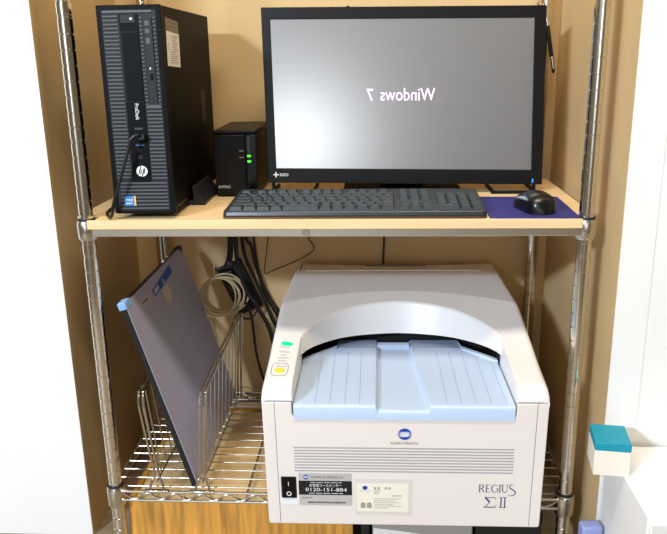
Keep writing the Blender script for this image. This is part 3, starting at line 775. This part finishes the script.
for k in range(8): m.box(361, 365.5, 70+k*4.6, 73+k*4.6, .5, .7, CA)
m.build('name_print', M['ink'], lb, smooth=0)
sub(MB().prism([(351, 187), (353, 208), (349, 224), (336, 228), (322, 222), (316, 206), (318, 196), (334, 187)], 0, .4, lambda p, h: CA((p[0], p[1], h))).build('oval_sticker', M['beige'], cs), 'pale rounded sticker')

# ------------------------------------------------------------------ cables behind
GC = 'black cables hanging behind the shelf'
def cable(name, label, pts, r, m='cable', group=None, k=6):
    p0 = Vector(pts[-1]); o = MB().tube([v-p0 for v in spline(pts, k)], r, 8).build(name, M[m]); o.location = p0*S
    return tag(o, label, 'cable', group)
T0 = [(-268, 450, 6), (-262, 458, -40)]
cable('power_cable', 'leftmost black cable looping left from the bundle to the beige coil', [(-274, 458, 10), (-274, 456, -60), (-274, 436, -138), (-275, 432, -170), (-281, 430, -199), (-290, 432, -214), (-312, 436, -219)], 3.2)
cable('power_cable', 'thick black cable in the middle of the bundle ending behind the coil', [(-266, 459, 10), (-268, 457, -60), (-268, 436, -139), (-272, 440, -175), (-276, 444, -202)], 6)
cable('power_cable', 'black cable running diagonally from the bundle down to the left of the white machine', [(-257, 459, 10), (-257, 457, -60), (-255, 428, -140), (-255, 427, -184), (-250, 426, -222), (-234, 425, -272), (-211, 426, -310), (-186, 430, -365), (-172, 431, -430), (-162, 432, -500), (-158, 432, -534)], 5.2)
cable('power_cable', 'black cable second from the right of the bundle', [(-246, 455, 10), (-246, 453, -60), (-243, 441, -141), (-238, 441, -186), (-227, 441, -218), (-209, 441, -261), (-192, 441, -304), (-177, 442, -350), (-146, 448, -420), (-124, 449, -490), (-116, 449, -534)], 4.6)
cable('power_cable', 'rightmost black cable of the bundle bowing out over the beige wall', [(-233, 462, 10), (-234, 462, -70), (-237, 455, -142), (-225, 455, -165), (-218, 455, -204), (-210, 455, -237), (-199, 455, -275), (-183, 456, -314), (-140, 462, -390), (-60, 463, -470), (40, 461, -534)], 3.6)
cable('power_cable', 'thin black cable on the upper right of the bundle', [(-222, 462, 10), (-222, 460, -70), (-219, 464, -144), (-216, 464, -188), (-210, 464, -231), (-196, 464, -277), (-168, 465, -330), (-100, 466, -420), (0, 466, -500), (90, 461, -535)], 2.6)
cable('power_cable', 'long black cable dropping down the wall to the lower shelf beside the white machine', [(-240, 428, -300), (-231, 434, -325), (-227, 440, -362), (-222, 438, -428), (-210, 438, -490), (-196, 440, -530), (-190, 448, -536)], 3.4)
cable('power_cable', 'short black cable curling right below the beige coil', [(-260, 448, -338), (-249, 436, -343), (-231, 436, -343), (-216, 440, -327), (-206, 444, -305)], 2.6)
cable('mouse_cable', 'thin black cable making a sharp loop under the board above the white machine', [(-180, 463, 10), (-180, 460, -80), (-182, 448, -143), (-190, 446, -200), (-194, 446, -226), (-188, 446, -232), (-167, 446, -222), (-130, 446, -207), (-94, 446, -189), (-74, 446, -174), (-76, 446, -158), (-90, 450, -138), (-120, 458, -60), (-130, 463, 8)], 1.3)
cable('data_cable', 'straight black cable dropping from the board behind the middle of the white machine', [(94, 462, 10), (94, 461, -60), (94, 459, -141), (93, 458, -172), (92, 457, -205), (92, 457, -260)], 2.5)
cable('string', 'thin pale cord hanging from the board to the coil of beige cable', [(-306, 452, -30), (-310, 444, -136), (-312, 432, -180), (-311, 424, -214), (-310, 420, -228)], .9, 'lan')
cable('wire', 'thin pale wire lying along the lower shelf behind the divider', [(-282, 402, -519), (-264, 420, -524), (-250, 428, -522), (-230, 430, -531), (-206, 430, -533), (-170, 440, -538)], 1.2, 'lan')
ad = thing('power_strip', 'black power strip with plugs hanging aslant in the cable bundle behind the coil', 'power strip', (-232, 466, -352))
def AD(v): q = math.radians(24); return Vector((v.x*math.cos(q)+v.z*-math.sin(q), v.y, v.x*math.sin(q)+v.z*math.cos(q)))
MB().box(-24, 42, -11, 3, 20, 150, AD).build('housing', M['dark'], ad, bevel=3)
for k in range(3): MB().box(-20+5*k, 16+5*k, -24, -10, 112-32*k, 136-32*k, AD).build('plug', M['cable'], ad, bevel=3)
m = MB(); ct = Vector((-292, 416, -274))
for k in range(8):
    a = random.uniform(-.25, .25); rx = 46+random.uniform(-7, 6); rz = 47+random.uniform(-6, 5); ox = (k-3.5)*2.6; oz = -(abs(k-3.5))*1.5; oy = (k-3.5)*2.7
    pts = []
    for q in range(36):
        t = 2*math.pi*q/36; X_ = rx*math.cos(t); Z_ = rz*math.sin(t)
        pts.append(Vector((ox+X_*math.cos(a)-Z_*math.sin(a), oy+.16*X_+1.5*math.sin(3*t+k), oz+X_*math.sin(a)+Z_*math.cos(a))))
    m.tube(pts, 2.1, 7, closed=True)
co = m.build('cable_coil', M['lan']); co.location = ct*S
tag(co, 'coil of beige network cable hanging on the back wall beside the cassette', 'cable coil')

# ------------------------------------------------------------------ pen on the back post
pn = thing('hanging_pen', 'black and silver pen hanging beside the top right corner of the monitor', 'pen', (427.5, 404, 363))
ax = Vector((26, 0, -133)).normalized(); px_ = ax.cross(Vector((0, 1, 0))).normalized(); py_ = Vector((0, 1, 0))
def PN(v): return ax*v.z+px_*v.x+py_*v.y
sub(MB().lathe([(3, 0), (4, 3), (4, 40)], 14, T=PN).build('silver_cap', M['chrome'], pn), 'silver top')
sub(MB().lathe([(4.3, 40), (4.6, 48), (4.6, 100), (4.2, 104)], 14, T=PN).build('barrel', M['dark'], pn), 'black barrel')
sub(MB().lathe([(4.4, 104), (4.6, 110), (4.2, 130)], 14, T=PN).build('silver_tip', M['chrome'], pn), 'silver tip')
MB().lathe([(4, 130), (2.4, 137), (.8, 140)], 14, T=PN).build('nib', M['dark'], pn)
MB().tube(spline([PN(Vector((0, 0, 2))), Vector((-3, 0, 8)), Vector((-12, -2, 10)), Vector((-14, 6, 6)), Vector((-10, 8.5, 2))], 5), 1.5, 6).build('hook', M['chrome'], pn)

# ------------------------------------------------------------------ things below the lower shelf
wb = thing('wooden_crate', 'long orange wooden box with vertical grain on the floor under the lower shelf', 'crate', (-195, 163, FZ))
MB().box(-222, 226, -150, -138, 0, 106).build('front_board', M['boxwood'], wb, bevel=.8)
MB().box(-222, 226, 238, 250, 0, 106).build('back_board', M['boxwood'], wb)
for x in (-222, 214): MB().box(x, x+12, -138, 238, 0, 106).build('end_board', M['boxwood'], wb)
for i, (x0, x1, y0, z0, y1, lab) in enumerate(((-398, 24, 8, -574, 380, 'pale wooden plank lying lowest across the orange wooden box'), (-386, 10, -4, -565.4, 300, 'pale wooden plank laid on top of the stack over the orange wooden box'))):
    o = MB().box(-(x1-x0)/2, (x1-x0)/2, 0, y1-y0, 0, 8.4).build('plank', M['plank'], bevel=.6); o.location = Vector(((x0+x1)/2, y0, z0))*S
    o.rotation_euler = (0, 0, -.012 if i else 0.006); tag(o, lab, 'plank', 'planks on the wooden box')
def under(name, label, cat, x0, x1, y0, y1, h, m, extra=None):
    o = thing(name, label, cat, ((x0+x1)/2, (y0+y1)/2, FZ)); a, b_ = (x1-x0)/2, (y1-y0)/2
    MB().box(-a, a, -b_, b_, 0, h*.82).build('body', M[m], o, bevel=3)
    MB().box(-a-1, a+1, -b_-1, b_+1, h*.82, h).build('lid', M[m], o, bevel=2)
    return o, a, b_
under('storage_box', 'narrow black box standing beside the orange wooden box', 'box', 48, 64, 0, 260, 90, 'blackbox')
o, a, b_ = under('storage_box', 'grey box on the floor under the middle of the white machine', 'box', 70, 264, 0, 300, 96, 'grey')
sub(MB().prism([(-a+2, 20), (-a+2, 62), (-a+60, 56), (a-60, 44), (a-60, 20)], -b_-2.4, -b_-1.2, FRONT).build('paper_sheet', M['whitep'], o), 'white sheet stuck on the front')
under('storage_box', 'black box on the floor under the right end of the white machine', 'box', 270, 396, 2, 300, 98, 'blackbox')

# ------------------------------------------------------------------ right edge
cab = thing('side_cabinet', 'plain white cabinet standing right of the alcove', 'cabinet', (640, -190, FZ))
MB().box(-160, 150, -90, 120, 0, 286).build('body', M['white'], cab, bevel=2)
for x0, x1 in ((-158, -6), (-4, 148)):
    d = MB().box(x0, x1, -98, -91, 6, 280).build('door', M['white'], cab, bevel=1.5)
    MB().box(-17 if x0 < -100 else 1, -11 if x0 < -100 else 7, -106, -98, 180, 240).build('handle', M['chrome2'], d, bevel=1)
tb = thing('tissue_box', 'small cream box with teal top poking in at the right edge', 'box', (463, -132, FZ+286), -0.12)
MB().box(-28, 28, -36, 30, 0, 44).build('carton', M['cream'], tb, bevel=1)
sub(MB().box(-28, 28, -36, 30, 44.2, 58).build('top', M['cyan'], tb, bevel=1), 'teal top')
lv = thing('printed_packet', 'lavender packet with dark print standing on the floor at bottom right', 'packet', (455, -100, FZ), 0.1)
MB().box(-18, 18, -12, 12, 0, 150).build('pouch', M['lav'], lv, bevel=4)
m = MB()
for k in range(9):
    cx, cz = random.uniform(-12, 12), random.uniform(90, 145); m.prism(ell(cx, cz, random.uniform(2, 5), random.uniform(2, 4), 9), -12.6, -11.8, FRONT)
m.build('printed_spots', M['spot'], lv, smooth=0)
